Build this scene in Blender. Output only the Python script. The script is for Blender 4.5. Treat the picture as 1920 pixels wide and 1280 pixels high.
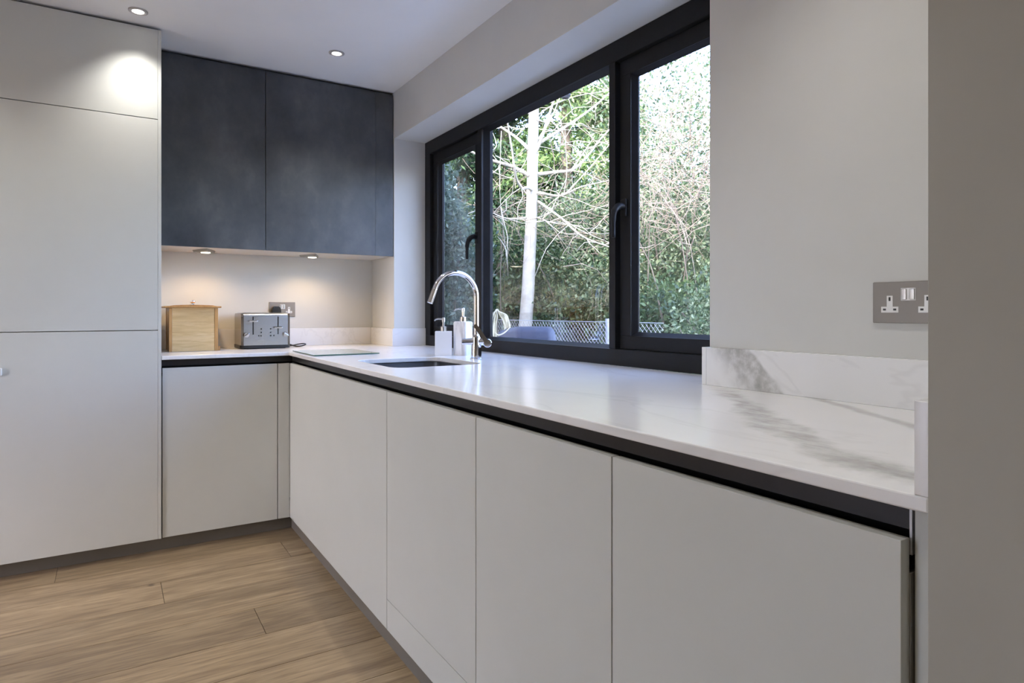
import bpy, bmesh, math, random
import numpy as np
from mathutils import Vector, Matrix, Quaternion

for o in list(bpy.data.objects): bpy.data.objects.remove(o)
C = bpy.context.scene.collection
SC = bpy.context.scene
random.seed(7); RNG = np.random.default_rng(7)
PI = math.pi

# ------------------------------------------------------------------ camera
F_PX, YAW, HOR, CAM_H = 1200.95, 0.5572, 584.35, 1.0917
cam = bpy.data.cameras.new('camera'); cam_o = bpy.data.objects.new('camera', cam); C.objects.link(cam_o)
cam.sensor_width = 36; cam.lens = F_PX / 1920 * 36; cam.shift_y = (HOR - 640) / 1920; cam.clip_start = .02
cam_o.location = (0, 0, CAM_H); cam_o.rotation_euler = (PI / 2, 0, -YAW)
SC.camera = cam_o
CS, CC = math.sin(YAW), math.cos(YAW)
def ray(x, y):
    u, v = (x - 960) / F_PX, (HOR - y) / F_PX
    return Vector((CS + u * CC, CC - u * CS, v))
def at_t(x, y, t): return ray(x, y) * t + Vector((0, 0, CAM_H))

# ------------------------------------------------------------------ world, sun, exposure
SUN_EL, SUN_AZ = math.radians(38), math.atan2(.436, .90)      # light travels towards +X, a little +Y
W = bpy.data.worlds.new('world'); SC.world = W; W.use_nodes = True
wn = W.node_tree; wn.nodes.clear()
wo = wn.nodes.new('ShaderNodeOutputWorld'); wb = wn.nodes.new('ShaderNodeBackground'); sk = wn.nodes.new('ShaderNodeTexSky')
sk.sky_type = 'NISHITA'; sk.sun_disc = False; sk.sun_elevation = SUN_EL; sk.sun_rotation = math.radians(244)
sk.air_density = 1.0; sk.dust_density = 1.5; sk.ozone_density = 1.0
wb.inputs['Strength'].default_value = 2.7
tn = wn.nodes.new('ShaderNodeMix'); tn.data_type = 'RGBA'; tn.blend_type = 'MULTIPLY'; tn.inputs[0].default_value = 1; tn.inputs[7].default_value = (1.0, .975, 1.15, 1)   # camera white balance
wn.links.new(sk.outputs[0], tn.inputs[6]); wn.links.new(tn.outputs[2], wb.inputs[0]); wn.links.new(wb.outputs[0], wo.inputs[0])
sun = bpy.data.lights.new('sun', 'SUN'); sun.energy = 7.0; sun.angle = .01; sun.color = (1, .93, .82)
sun_o = bpy.data.objects.new('sun', sun); C.objects.link(sun_o)
sd = Vector((math.cos(SUN_AZ) * math.cos(SUN_EL), math.sin(SUN_AZ) * math.cos(SUN_EL), -math.sin(SUN_EL)))
sun_o.rotation_euler = sd.to_track_quat('-Z', 'Y').to_euler(); sun_o.location = (-6, -4, 9)
vs = SC.view_settings; vs.view_transform = 'Standard'; vs.look = 'None'; vs.gamma = 1; vs.use_curve_mapping = False
vs.exposure = 0.03
DOWN_W, UCL_W = 25.0, 5.2

# ------------------------------------------------------------------ dimensions (metres)
XF, XD, XP, XW, XU, XR = .7436, .749, .7687, 1.3942, 1.3792, 1.5894
YF, YD, YP, YT, YU, YB = 3.2911, 3.2992, 3.3501, 3.2913, 3.5419, 3.9087
ZW, ZB, ZDT, ZDB, ZS = .8917, .8739, .8356, .0683, .1667
ZC, ZTT, ZS1, ZS2, ZUT, ZUB, ZRT, ZUS = 2.3726, 2.3601, 1.957, 1.0085, 2.3556, 1.4153, 2.1026, .9947
YR, YR2, YN, XN, XTR = 3.5404, 1.208, .3465, .739, .1855

# ------------------------------------------------------------------ helpers
WL = {}
def fin(name, bm, mat, parent=None, local=False, smooth=False, base=None):
    """one mesh object; vertices given in world metres unless local"""
    me = bpy.data.meshes.new(name)
    bmesh.ops.recalc_face_normals(bm, faces=bm.faces)
    if not local:
        if parent is None:
            xs = [v.co for v in bm.verts]
            off = Vector(((min(v.x for v in xs) + max(v.x for v in xs)) / 2, (min(v.y for v in xs) + max(v.y for v in xs)) / 2, min(v.z for v in xs)))
        else: off = WL[parent.name]
        bmesh.ops.translate(bm, verts=bm.verts, vec=-off)
    bm.to_mesh(me); bm.free()
    if smooth:
        for p in me.polygons: p.use_smooth = True
        if smooth is not True: me.set_sharp_from_angle(angle=math.radians(smooth))
    me.materials.append(mat)
    o = bpy.data.objects.new(name, me); C.objects.link(o)
    if smooth and smooth is not True:
        w_ = o.modifiers.new('weighted', 'WEIGHTED_NORMAL'); w_.keep_sharp = True
    if parent is None:
        o.location = off if not local else (base or (0, 0, 0)); WL[o.name] = Vector(o.location)
    else:
        o.parent = parent; WL[o.name] = WL[parent.name]
    return o
def tag(o, label=None, cat=None, group=None, kind=None):
    if label: o['label'] = label
    if cat: o['category'] = cat
    if group: o['group'] = group
    if kind: o['kind'] = kind
    return o
def thing(name, label, cat, loc, rz=0, group=None):
    o = bpy.data.objects.new(name, None); C.objects.link(o); o.empty_display_size = .05
    o.location = loc; o.rotation_euler = (0, 0, rz); WL[o.name] = Vector(loc)
    return tag(o, label, cat, group)
def bx(bm, x0, x1, y0, y1, z0, z1, bev=0, seg=2):
    r = bmesh.ops.create_cube(bm, size=1)
    for v in r['verts']:
        v.co = Vector((x0 + (v.co.x + .5) * (x1 - x0), y0 + (v.co.y + .5) * (y1 - y0), z0 + (v.co.z + .5) * (z1 - z0)))
    if bev:
        es = list({e for v in r['verts'] for e in v.link_edges})
        bmesh.ops.bevel(bm, geom=es, offset=bev, segments=seg, affect='EDGES', profile=.5)
    return bm
def box(name, mat, d, parent=None, bev=0, seg=2, **k):
    bm = bmesh.new(); bx(bm, *d, bev=bev, seg=seg)
    return fin(name, bm, mat, parent, smooth=(35 if bev else False), **k)
def boxes(name, mat, ds, parent=None, bev=0, **k):
    bm = bmesh.new()
    for d in ds: bx(bm, *d, bev=bev)
    return fin(name, bm, mat, parent, smooth=(35 if bev else False), **k)
def lathe(bm, prof, center=(0, 0, 0), n=28, axis='Z'):
    rings = []
    for r, h in prof:
        ring = []
        for i in range(n):
            a = 2 * PI * i / n; p = (r * math.cos(a), r * math.sin(a), h)
            if axis == 'X': p = (h, p[0], p[1])
            if axis == 'Y': p = (p[0], h, p[1])
            ring.append(bm.verts.new(Vector(p) + Vector(center)))
        rings.append(ring)
    for a, b in zip(rings, rings[1:]):
        for i in range(n): bm.faces.new((a[i], a[(i + 1) % n], b[(i + 1) % n], b[i]))
    bm.faces.new(rings[0][::-1]); bm.faces.new(rings[-1])
    return bm
def tube(bm, path, rad, n=10, cap=True):
    path = [Vector(p) for p in path]
    if not hasattr(rad, '__len__'): rad = [rad] * len(path)
    t = (path[1] - path[0]).normalized(); nrm = t.orthogonal().normalized(); rings = []
    for i, p in enumerate(path):
        t2 = (path[min(i + 1, len(path) - 1)] - path[max(i - 1, 0)]).normalized()
        nrm = (t.rotation_difference(t2) @ nrm).normalized(); t = t2; b = t.cross(nrm)
        rings.append([bm.verts.new(p + (nrm * math.cos(2 * PI * k / n) + b * math.sin(2 * PI * k / n)) * rad[i]) for k in range(n)])
    for a, b in zip(rings, rings[1:]):
        for i in range(n): bm.faces.new((a[i], a[(i + 1) % n], b[(i + 1) % n], b[i]))
    if cap: bm.faces.new(rings[0][::-1]); bm.faces.new(rings[-1])
    return bm
def smooth_path(pts, sub=5):
    pts = [Vector(p) for p in pts]; out = []
    for i in range(len(pts) - 1):
        p0, p1, p2, p3 = pts[max(i - 1, 0)], pts[i], pts[i + 1], pts[min(i + 2, len(pts) - 1)]
        for k in range(sub):
            t = k / sub
            out.append(.5 * ((2 * p1) + (p2 - p0) * t + (2 * p0 - 5 * p1 + 4 * p2 - p3) * t * t + (3 * p1 - p0 - 3 * p2 + p3) * t ** 3))
    return out + [pts[-1]]
def prism(bm, poly, lo, hi, axis='Z'):
    """extrude a 2D polygon; axis Z: (x,y), axis Y: (x,z), axis X: (y,z)"""
    f = {'Z': lambda a, b, h: (a, b, h), 'Y': lambda a, b, h: (a, h, b), 'X': lambda a, b, h: (h, a, b)}[axis]
    A = [bm.verts.new(f(a, b, lo)) for a, b in poly]; B = [bm.verts.new(f(a, b, hi)) for a, b in poly]
    n = len(poly); bm.faces.new(A[::-1]); bm.faces.new(B)
    for i in range(n): bm.faces.new((A[i], A[(i + 1) % n], B[(i + 1) % n], B[i]))
    return bm
def rrect(x0, x1, y0, y1, r, n=6):
    out = []
    for cx, cy, a0 in ((x1 - r, y1 - r, 0), (x0 + r, y1 - r, PI / 2), (x0 + r, y0 + r, PI), (x1 - r, y0 + r, 1.5 * PI)):
        for i in range(n + 1):
            a = a0 + PI / 2 * i / n; out.append((cx + r * math.cos(a), cy + r * math.sin(a)))
    return out

# ------------------------------------------------------------------ materials
class MT:
    def __init__(s, name):
        s.m = bpy.data.materials.new(name); s.m.use_nodes = True; s.t = s.m.node_tree; s.t.nodes.clear()
        s.out = s.n('OutputMaterial'); s.p = s.n('BsdfPrincipled'); s.l(s.p.outputs[0], s.out.inputs[0])
    def n(s, k, **kw):
        nd = s.t.nodes.new('ShaderNode' + k)
        for a, v in kw.items(): setattr(nd, a, v)
        return nd
    def l(s, a, b): s.t.links.new(a, b)
    def set(s, **k):
        for a, v in k.items():
            s.p.inputs[a.replace('_', ' ')].default_value = (*v, 1) if isinstance(v, tuple) and len(v) == 3 else v
        return s
    def pos(s, scale=(1, 1, 1)):
        g = s.n('NewGeometry'); m = s.n('VectorMath', operation='MULTIPLY'); s.l(g.outputs['Position'], m.inputs[0]); m.inputs[1].default_value = scale
        return m.outputs[0]
    def obj(s, scale=(1, 1, 1)):
        g = s.n('TexCoord'); m = s.n('VectorMath', operation='MULTIPLY'); s.l(g.outputs['Object'], m.inputs[0]); m.inputs[1].default_value = scale
        return m.outputs[0]
    def noise(s, vec, scale, detail=4, rough=.55, dist=0):
        n = s.n('TexNoise'); n.inputs['Scale'].default_value = scale; n.inputs['Detail'].default_value = detail
        n.inputs['Roughness'].default_value = rough; n.inputs['Distortion'].default_value = dist; s.l(vec, n.inputs['Vector']); return n.outputs['Fac']
    def math(s, op, a, b=None, c=None):
        m = s.n('Math', operation=op)
        for i, v in enumerate((a, b, c)):
            if v is None: continue
            if isinstance(v, (int, float)): m.inputs[i].default_value = v
            else: s.l(v, m.inputs[i])
        return m.outputs[0]
    def ramp(s, fac, stops, interp='LINEAR'):
        r = s.n('ValToRGB'); e = r.color_ramp; e.interpolation = interp
        while len(e.elements) < len(stops): e.elements.new(.5)
        for el, (p, c) in zip(e.elements, stops): el.position = p; el.color = (*c, 1) if len(c) == 3 else c
        s.l(fac, r.inputs[0]); return r.outputs[0]
    def mrange(s, v, a, b, c=0., d=1., smooth=True):
        m = s.n('MapRange'); m.interpolation_type = 'SMOOTHSTEP' if smooth else 'LINEAR'
        s.l(v, m.inputs[0])
        for i, x in zip((1, 2, 3, 4), (a, b, c, d)): m.inputs[i].default_value = x
        return m.outputs[0]
    def mix(s, f, a, b):
        m = s.n('Mix', data_type='RGBA')
        if isinstance(f, float): m.inputs[0].default_value = f
        else: s.l(f, m.inputs[0])
        for i, v in ((6, a), (7, b)):
            if isinstance(v, tuple): m.inputs[i].default_value = (*v, 1)
            else: s.l(v, m.inputs[i])
        return m.outputs[2]
    def bump(s, h, strength, dist=.002):
        b = s.n('Bump'); b.inputs['Strength'].default_value = strength; b.inputs['Distance'].default_value = dist
        s.l(h, b.inputs['Height']); s.l(b.outputs[0], s.p.inputs['Normal'])
    def col(s, c): s.l(c, s.p.inputs['Base Color']); return s
def simple(name, col, rough=.5, metal=0, **k):
    return MT(name).set(Base_Color=col, Roughness=rough, Metallic=metal, **k).m
def mottled(name, c1, c2, scale, rough, bump=0, **k):
    t = MT(name).set(Roughness=rough, **k); f = t.noise(t.pos(), scale, 5, .6)
    t.col(t.ramp(f, [(.3, c1), (.7, c2)]))
    if bump: t.bump(t.noise(t.pos(), 260, 3), bump, .001)
    return t.m
M = {}
M['wall'] = mottled('wall_paint', (.615, .61, .575), (.645, .64, .605), 3, .75, .05)
M['ceiling'] = mottled('ceiling_paint', (.82, .82, .81), (.85, .85, .84), 2, .85)
M['front'] = mottled('matt_grey_front', (.59, .597, .557), (.625, .632, .592), 2.2, .42)
M['carcass'] = simple('carcass_board', (.46, .45, .43), .5)
M['under'] = mottled('cabinet_underside', (.56, .52, .47), (.62, .58, .53), 6, .5)
M['plinth'] = mottled('plinth_laminate', (.17, .155, .135), (.20, .185, .16), 5, .35)
M['rail'] = simple('black_anodised_rail', (.024, .024, .026), .36, .3)
M['railcap'] = simple('rail_end_cap', (.45, .45, .45), .4, .6)
M['gap_shade'] = simple('painted_gap_shade', (.02, .02, .022), .7)
M['frame'] = mottled('black_window_frame', (.006, .0065, .008), (.009, .0095, .011), 40, .5, .03)
M['frame'].node_tree.nodes['Principled BSDF'].inputs['Specular IOR Level'].default_value = .28
M['chrome'] = simple('chrome', (.74, .74, .76), .06, 1)
M['steel'] = simple('brushed_steel', (.50, .48, .45), .32, 1)
M['socket'] = simple('socket_plate_metal', (.26, .235, .21), .48, .35)
M['whiteplastic'] = simple('white_plastic', (.80, .79, .77), .35)
M['ringgrey'] = simple('downlight_ring', (.50, .47, .46), .35)
M['blackplastic'] = simple('black_plastic', (.012, .012, .013), .4)
M['sink'] = simple('dark_grey_sink', (.075, .08, .09), .35)
M['ceramic'] = mottled('white_ceramic', (.74, .72, .70), (.78, .76, .74), 9, .45)
t = MT('concrete_dark_front').set(Roughness=.36)
n1 = t.noise(t.pos((1, 1, .7)), 3.4, 7, .66); n2 = t.noise(t.pos((1, 1, .8)), 13, 5, .65)
t.col(t.mix(t.mrange(n2, .3, .8, 0., .35), t.ramp(n1, [(.32, (.038, .043, .052)), (.52, (.070, .077, .087)), (.70, (.125, .130, .138))]), (.085, .09, .10)))
t.l(t.mrange(n1, .3, .7, .30, .46), t.p.inputs['Roughness']); M['dark'] = t.m

def marble(name, upstand=False):
    t = MT(name).set(Roughness=.17); P = t.pos(); sp = t.n('SeparateXYZ'); t.l(P, sp.inputs[0]); X, Y, Z = sp.outputs
    warp = t.math('SUBTRACT', t.noise(P, 7, 5, .62), .5); fine = t.noise(P, 34, 4, .6)
    white = t.ramp(t.noise(P, 2.3, 4), [(.3, (.80, .79, .775)), (.7, (.86, .855, .845))])
    # soft hairline veins everywhere
    h = t.math('ABSOLUTE', t.math('SUBTRACT', t.noise(t.pos((1, .55, 1)), 1.9, 5, .6, .8), .5))
    hair = t.math('MULTIPLY', t.mrange(h, 0, .018, 1, 0), .22)
    if not upstand:
        ys = [.30, .394, .446, .534, .636, .768, .99, 1.147, 1.30]; xs = [.79, .807, .822, .855, .948, 1.03, 1.234, 1.343, 1.43]
        fy = t.mrange(Y, ys[0], ys[-1], 0, 1, False)
        r = t.ramp(fy, [((y - ys[0]) / (ys[-1] - ys[0]), (x / 2,) * 3) for x, y in zip(xs, ys)])
        fx = t.math('MULTIPLY', r, 2)
        dv = t.math('ADD', t.math('SUBTRACT', X, fx), t.math('MULTIPLY', warp, .16))
        ad = t.math('ABSOLUTE', dv)
        band = t.mrange(ad, .012, .060, 1, 0)
        streak = t.mrange(t.noise(t.pos((9, 3, 1)), 3.2, 5, .65), .32, .66, .35, 1.)
        v1 = t.math('MULTIPLY', t.math('MULTIPLY', band, streak), t.mrange(Y, 1.2, 1.02, 0, 1))
        edge = t.math('MULTIPLY', t.mrange(t.math('ABSOLUTE', t.math('SUBTRACT', dv, -.026)), 0, .008, .55, 0), t.mrange(fine, .3, .6, .2, 1))
        edge = t.math('MULTIPLY', edge, t.mrange(Y, 1.16, 1.0, 0, 1))
        d2 = t.math('ADD', t.math('SUBTRACT', X, t.math('ADD', 1.181, t.math('MULTIPLY', t.math('SUBTRACT', Y, .5765), .636))), t.math('MULTIPLY', warp, .06))
        v2 = t.math('MULTIPLY', t.mrange(t.math('ABSOLUTE', d2), .004, .028, .75, 0), t.mrange(Y, .98, .85, 0, 1))
        mask = t.math('MAXIMUM', t.math('MAXIMUM', v1, edge), v2)
    else:
        q = t.math('SUBTRACT', Y, t.math('ADD', .966, t.math('MULTIPLY', t.math('SUBTRACT', Z, .8917), .95)))
        q = t.math('ADD', q, t.math('MULTIPLY', warp, .05))
        st = t.noise(t.pos((1, 9, 8)), 2.6, 5, .65)
        body = t.math('MULTIPLY', t.mrange(q, -.004, .012, 0, 1), t.mrange(q, .05, .17, 1, 0))
        mask = t.math('MULTIPLY', body, t.mrange(st, .3, .62, .25, 1.))
        mask = t.math('MULTIPLY', mask, t.mrange(X, 1.3, 1.36, 0, 1))
    grey = t.ramp(fine, [(.3, (.27, .262, .235)), (.7, (.46, .45, .42))])
    c = t.mix(t.math('MULTIPLY', mask, .85), t.mix(hair, white, (.62, .61, .60)), grey)
    t.col(c); return t.m
M['marble'] = marble('marble_worktop'); M['marble_up'] = marble('marble_upstand', True)
t = MT('marbled_soap_bottle').set(Roughness=.3); f = t.noise(t.pos((1, 1, .35)), 14, 5, .6, 1.2)
t.col(t.ramp(f, [(.36, (.50, .49, .50)), (.46, (.80, .79, .79)), (.8, (.86, .85, .85))])); M['bottle_marble'] = t.m

def wood(name, c, along='X', sc=1, rough=.42, per_obj=True, knot=None):
    t = MT(name).set(Roughness=rough)
    s = {'X': (1.1, 10.5, 10.5), 'Z': (14, 14, 1.1), 'Y': (14, 1.1, 14)}[along]
    v = t.pos(tuple(a * sc for a in s))
    if per_obj:
        oi = t.n('ObjectInfo'); add = t.n('VectorMath', operation='ADD'); mul = t.n('VectorMath', operation='SCALE')
        cx = t.n('CombineXYZ'); 
        for i in range(3): t.l(oi.outputs['Random'], cx.inputs[i])
        t.l(cx.outputs[0], mul.inputs[0]); mul.inputs['Scale'].default_value = 37
        t.l(v, add.inputs[0]); t.l(mul.outputs[0], add.inputs[1]); v = add.outputs[0]
    g = t.noise(v, 1.0, 7, .66, 1.1)
    base = t.ramp(g, [(.28, c[0]), (.45, c[1]), (.62, c[2]), (.8, c[3])])
    fine = t.n('TexNoise'); fv = t.n('VectorMath', operation='SCALE'); t.l(v, fv.inputs[0]); fv.inputs['Scale'].default_value = 4.2
    t.l(fv.outputs[0], fine.inputs['Vector']); fine.inputs['Scale'].default_value = 1.6; fine.inputs['Detail'].default_value = 5
    base = t.mix(t.mrange(fine.outputs['Fac'], .42, .72, 0, .6), base, c[0])
    if per_obj:
        hs = t.n('HueSaturation'); t.l(base, hs.inputs['Color']); t.l(t.mrange(oi.outputs['Random'], 0, 1,   .80, 1.14, False), hs.inputs['Value'])
        base = hs.outputs[0]
    if knot:
        g_ = t.n('NewGeometry'); dd = t.n('VectorMath', operation='DISTANCE'); t.l(g_.outputs['Position'], dd.inputs[0]); dd.inputs[1].default_value = knot
        base = t.mix(t.mrange(dd.outputs['Value'], .004, .020, .75, 0), base, (.06, .04, .025))
    t.col(base); t.bump(g, .06, .001); return t.m
M['plank'] = wood('oak_floor_plank', ((.15, .099, .056), (.275, .197, .116), (.385, .283, .170), (.50, .41, .285)), 'X', 1.25, .38, True, (.130, 2.935, 0))
M['pine'] = wood('pale_wood', ((.50, .32, .14), (.62, .43, .21), (.68, .49, .26), (.72, .54, .31)), 'X', 2.0, .4, False)
M['pine_dark'] = wood('orange_wood', ((.36, .18, .06), (.46, .25, .09), (.52, .30, .12), (.58, .36, .16)), 'Z', 2.0, .35, False)
M['joint'] = simple('floor_joint', (.05, .03, .018), .8)

def glass(name, tint=(.98, .98, .98), ior=1.5):
    t = MT(name); t.t.nodes.remove(t.p)
    tr = t.n('BsdfTransparent'); gl = t.n('BsdfGlossy'); lw = t.n('LayerWeight'); mx = t.n('MixShader')
    tr.inputs[0].default_value = (*tint, 1); gl.inputs['Roughness'].default_value = 0.0; lw.inputs[0].default_value = .5
    f0 = ((ior - 1) / (ior + 1)) ** 2; fr = t.math('ADD', f0, t.math('MULTIPLY', t.math('POWER', lw.outputs['Facing'], 5), 1 - f0))
    t.l(fr, mx.inputs[0]); t.l(tr.outputs[0], mx.inputs[1]); t.l(gl.outputs[0], mx.inputs[2]); t.l(mx.outputs[0], t.out.inputs[0])
    return t.m
M['glass'] = glass('window_glass'); M['glassboard'] = simple('frosted_glass_board', (.40, .48, .42), .08)
M['glassedge'] = simple('glass_edge', (.05, .14, .11), .1)
def emit(name, col, s):
    t = MT(name); t.t.nodes.remove(t.p); e = t.n('Emission'); e.inputs[0].default_value = (*col, 1); e.inputs[1].default_value = s
    t.l(e.outputs[0], t.out.inputs[0]); return t.m
LAMP_C, WARM_C = (1.0, .97, .925), (1.0, .70, .38)
M['lamp'] = emit('lamp_lens', (1, .96, .9), 9); M['warmlamp'] = emit('warm_lamp_lens', (1, .90, .72), 9)
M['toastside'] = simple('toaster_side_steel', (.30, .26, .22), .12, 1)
M['toastfront'] = simple('toaster_front_steel', (.55, .56, .58), .26, 1)

# ================================================================== STRUCTURE
S = lambda o: tag(o, kind='structure')
XL, YBK = -3.2, -3.6
fl = S(box('floor', M['joint'], (XL, XW + .2, YBK, YB + .1, -.14, -.004)))
PW, PL = .2205, 1.22
joints = {0: .675, 1: .164, 2: .83, 3: .441, 4: 1.03, -1: -.20}     # offsets read from the photo; row 0 spans y 2.945..3.165
row = -3; 
pm = None
for row in range(-3, 30):
    y1 = 3.1655 - row * PW; y0 = y1 - PW
    if y1 < YBK + .05: break
    y1c, y0c = min(y1, YB), max(y0, YBK)
    if y1c - y0c < .02: continue
    off = joints.get(row, (row * .437) % PL)
    x = off - PL * 5
    while x < XW:
        x0, x1 = max(x, XL), min(x + PL, XW)
        if x1 - x0 > .03: box('plank', M['plank'], (x0 + .001, x1 - .001, y0c + .001, y1c - .001, -.004, 0), fl)
        x += PL
S(box('ceiling', M['ceiling'], (XL - .2, XW + .31, YBK - .2, YB + .2, ZC, ZC + .16)))
S(box('wall_back', M['wall'], (XL - .2, XW + .31, YB, YB + .2, -.14, ZC)))
S(box('wall_rear', M['wall'], (XL - .2, XW + .31, YBK - .2, YBK, -.14, ZC)))
# open-plan room behind the camera: unseen glazed patio doors added in the left wall for daylight fill
PY0, PY1, PZ = 1.65, 2.42, 2.12
S(boxes('wall_left', M['wall'], [(XL - .2, XL, YBK, PY0, -.14, ZC), (XL - .2, XL, PY1, YB, -.14, ZC), (XL - .2, XL, PY0, PY1, PZ, ZC)]))
pd = bpy.data.objects.new('added_patio_door', None); C.objects.link(pd); pd.location = (XL - .1, (PY0 + PY1) / 2, 0); WL['added_patio_door'] = Vector(pd.location); S(pd)
PATIO = [(PY0 + (PY1 - PY0) * i / 2, PY0 + (PY1 - PY0) * (i + 1) / 2) for i in range(2)]
WT = XW + .31
S(boxes('wall_window', M['wall'], [(XW, WT, YR, YB, -.14, ZC), (XW, WT, YN - .3, YR2, -.14, ZC), (XW, WT, YR2, YR, ZRT, ZC), (XW, WT, YR2, YR, -.14, ZW - .024)]))
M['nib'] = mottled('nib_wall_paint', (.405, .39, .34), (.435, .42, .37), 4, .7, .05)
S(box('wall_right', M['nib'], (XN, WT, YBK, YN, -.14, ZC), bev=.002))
# the house outside: upper storey and the rest of the outer wall, it shades the garden
M['brick'] = mottled('outer_render', (.42, .34, .28), (.50, .42, .35), 5, .9)
S(box('wall_upper_storey', M['brick'], (XL - .6, WT + .0, YBK - .2, 8.2, ZC + .16, 4.05)))
S(box('wall_outer', M['brick'], (XL - .2, WT, YB + .2, 8.2, -.14, ZC + .16)))

for a, b in PATIO:
    xa, xb = XL - .13, XL - .07
    f = boxes('door_leaf', M['frame'], [(xa, xb, a + .002, b - .002, 0, .07), (xa, xb, a + .002, b - .002, PZ - .06, PZ), (xa, xb, a + .002, a + .06, .07, PZ - .06), (xa, xb, b - .06, b - .002, .07, PZ - .06)], pd)
    box('pane', M['glass'], (XL - .103, XL - .097, a + .06, b - .06, .07, PZ - .06), f)
M['paving'] = mottled('added_bounce_paving', (.50, .49, .47), (.58, .57, .55), 3, .85)
S(box('patio', M['paving'], (-30, XL - .2, -30, 30, -.22, -.02)))  # unseen ground added outside the patio doors, it bounces light in
# ------------------------------------------------------------------ window
win = bpy.data.objects.new('window_1', None); C.objects.link(win); win.location = (XR + .035, (YR + YR2) / 2, ZW); WL['window_1'] = Vector(win.location); S(win)
XO = XR + .07
FB, FT = .953, 2.025
M1a, M1b, M2a, M2b = 2.848, 2.887, 1.824, 1.860
YFL, YFR = 3.466, 1.285
fm = lambda nm, d, p=win, b=.003: box(nm, M['frame'], d, p, bev=b)
fm('frame_rail', (XR, XO, YR2, YR, ZW, FB)); fm('frame_rail', (XR, XO, YR2, YR, FT, ZRT))
fm('frame_stile', (XR, XO, YFL, YR, FB, FT)); fm('frame_stile', (XR, XO, YR2, YFR, FB, FT))
fm('mullion', (XR, XO, M1a, M1b, FB, FT)); fm('mullion', (XR, XO, M2a, M2b, FB, FT))
XSH = XR + .02; XG = XR + .045
def bead(p, y0, y1, z0, z1, x, w=.014):
    """sloping glazing bead around a pane"""
    bm = bmesh.new()
    for (a, b) in (((y0, z0, 0), (y1, z0, 0)), ((y0, z1, 1), (y1, z1, 1)), ((y0, z0, 2), (y0, z1, 2)), ((y1, z0, 3), (y1, z1, 3))):
        k = a[2]; iy = (0, 0, w, -w)[k]; iz = (w, -w, 0, 0)[k]
        if k < 2: prof = [(x, a[1]), (XG, a[1] + iz), (XG, a[1])]; prism(bm, prof, y0, y1, 'Y')
        else:
            A = [bm.verts.new((px, py, z0)) for px, py in ((x, a[0]), (XG, a[0] + iy), (XG, a[0]))]; B = [bm.verts.new((v.co.x, v.co.y, z1)) for v in A]
            bm.faces.new(A[::-1]); bm.faces.new(B)
            for i in range(3): bm.faces.new((A[i], A[(i + 1) % 3], B[(i + 1) % 3], B[i]))
    return fin('glazing_bead', bm, M['frame'], p)
def sash(y0, y1, hy):
    w = .058; z0, z1 = FB + .001, FT - .001
    s = boxes('sash', M['frame'], [(XSH, XO - .004, y0, y1, z0, z0 + w * .85), (XSH, XO - .004, y0, y1, z1 - w, z1), (XSH, XO - .004, y0, y0 + w, z0 + w * .85, z1 - w), (XSH, XO - .004, y1 - w, y1, z0 + w * .85, z1 - w)], win, bev=.002)
    bead(s, y0 + w, y1 - w, z0 + w * .85, z1 - w, XSH + .004)
    g = box('pane', M['glass'], (XG, XG + .006, y0 + w, y1 - w, z0 + w * .85, z1 - w), s)
    box('pane', M['glass'], (XG + .016, XG + .022, y0 + w, y1 - w, z0 + w * .85, z1 - w), s)
    return s
sl = sash(M1b + .004, YFL - .002, 0); sr = sash(YFR + .002, M2a - .004, 0)
bead(win, M1a, M2b, FB, FT, XR + .012, .013) if False else None
bead(win, M2b, M1a, FB, FT, XR + .012, .013)
box('pane', M['glass'], (XG, XG + .006, M2b, M1a, FB, FT), win); box('pane', M['glass'], (XG + .016, XG + .022, M2b, M1a, FB, FT), win)
def whandle(s, y, z, dy):
    """casement handle: base block on the sash, arm out into the room, blade hanging down"""
    bm = bmesh.new(); bx(bm, XSH - .012, XSH, y - .014, y + .014, z - .035, z + .03, bev=.004)
    tube(bm, smooth_path([(XSH - .008, y, z), (XSH - .032, y, z + .002), (XSH - .052, y + dy * .006, z - .018), (XSH - .058, y + dy * .010, z - .05), (XSH - .057, y + dy * .012, z - .115)], 6), [.013] * 6 + [.0125] * 7 + [.0105] * 6 + [.008] * 5 + [.0062], 10)
    fin('handle', bm, M['frame'], s, smooth=40)
whandle(sl, 2.918, 1.478, 1); whandle(sr, 1.79, 1.478, .01)

# ================================================================== FITTED KITCHEN
bm = bmesh.new()
outer = [(XTR + .002, YF), (XF, YF), (XF, YN + .001), (XW - .001, YN + .001), (XW - .001, YR2 + .001), (XR - .0005, YR2 + .001), (XR - .0005, YR - .001), (XW - .001, YR - .001), (XW - .001, YB - .001), (XTR + .002, YB - .001)]
hole = rrect(.848, 1.222, 2.148, 2.602, .065)
es = []
for loop in (outer, hole):
    vv = [bm.verts.new((x, y, ZW)) for x, y in loop]
    es += [bm.edges.new((vv[i], vv[(i + 1) % len(vv)])) for i in range(len(vv))]
bmesh.ops.triangle_fill(bm, use_beauty=True, use_dissolve=False, edges=es)
r = bmesh.ops.extrude_face_region(bm, geom=list(bm.faces))
bmesh.ops.translate(bm, verts=[v for v in r['geom'] if isinstance(v, bmesh.types.BMVert)], vec=(0, 0, ZB - ZW))
wt = slab = tag(fin('worktop', bm, M['marble']), 'white marble-look stone worktop running from the tall cabinet round the corner under the window', 'worktop')
bv = slab.modifiers.new('edge', 'BEVEL'); bv.width = .0022; bv.segments = 2; bv.limit_method = 'ANGLE'; bv.angle_limit = math.radians(40)
ub = lambda d, lb: tag(box('upstand', M['marble_up'], d, bev=.0012), lb, 'upstand')
ub((XTR + .002, XU - .001, YB - .016, YB - .001, ZW, ZUS), 'long white stone upstand along the back wall behind the toaster')
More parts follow.
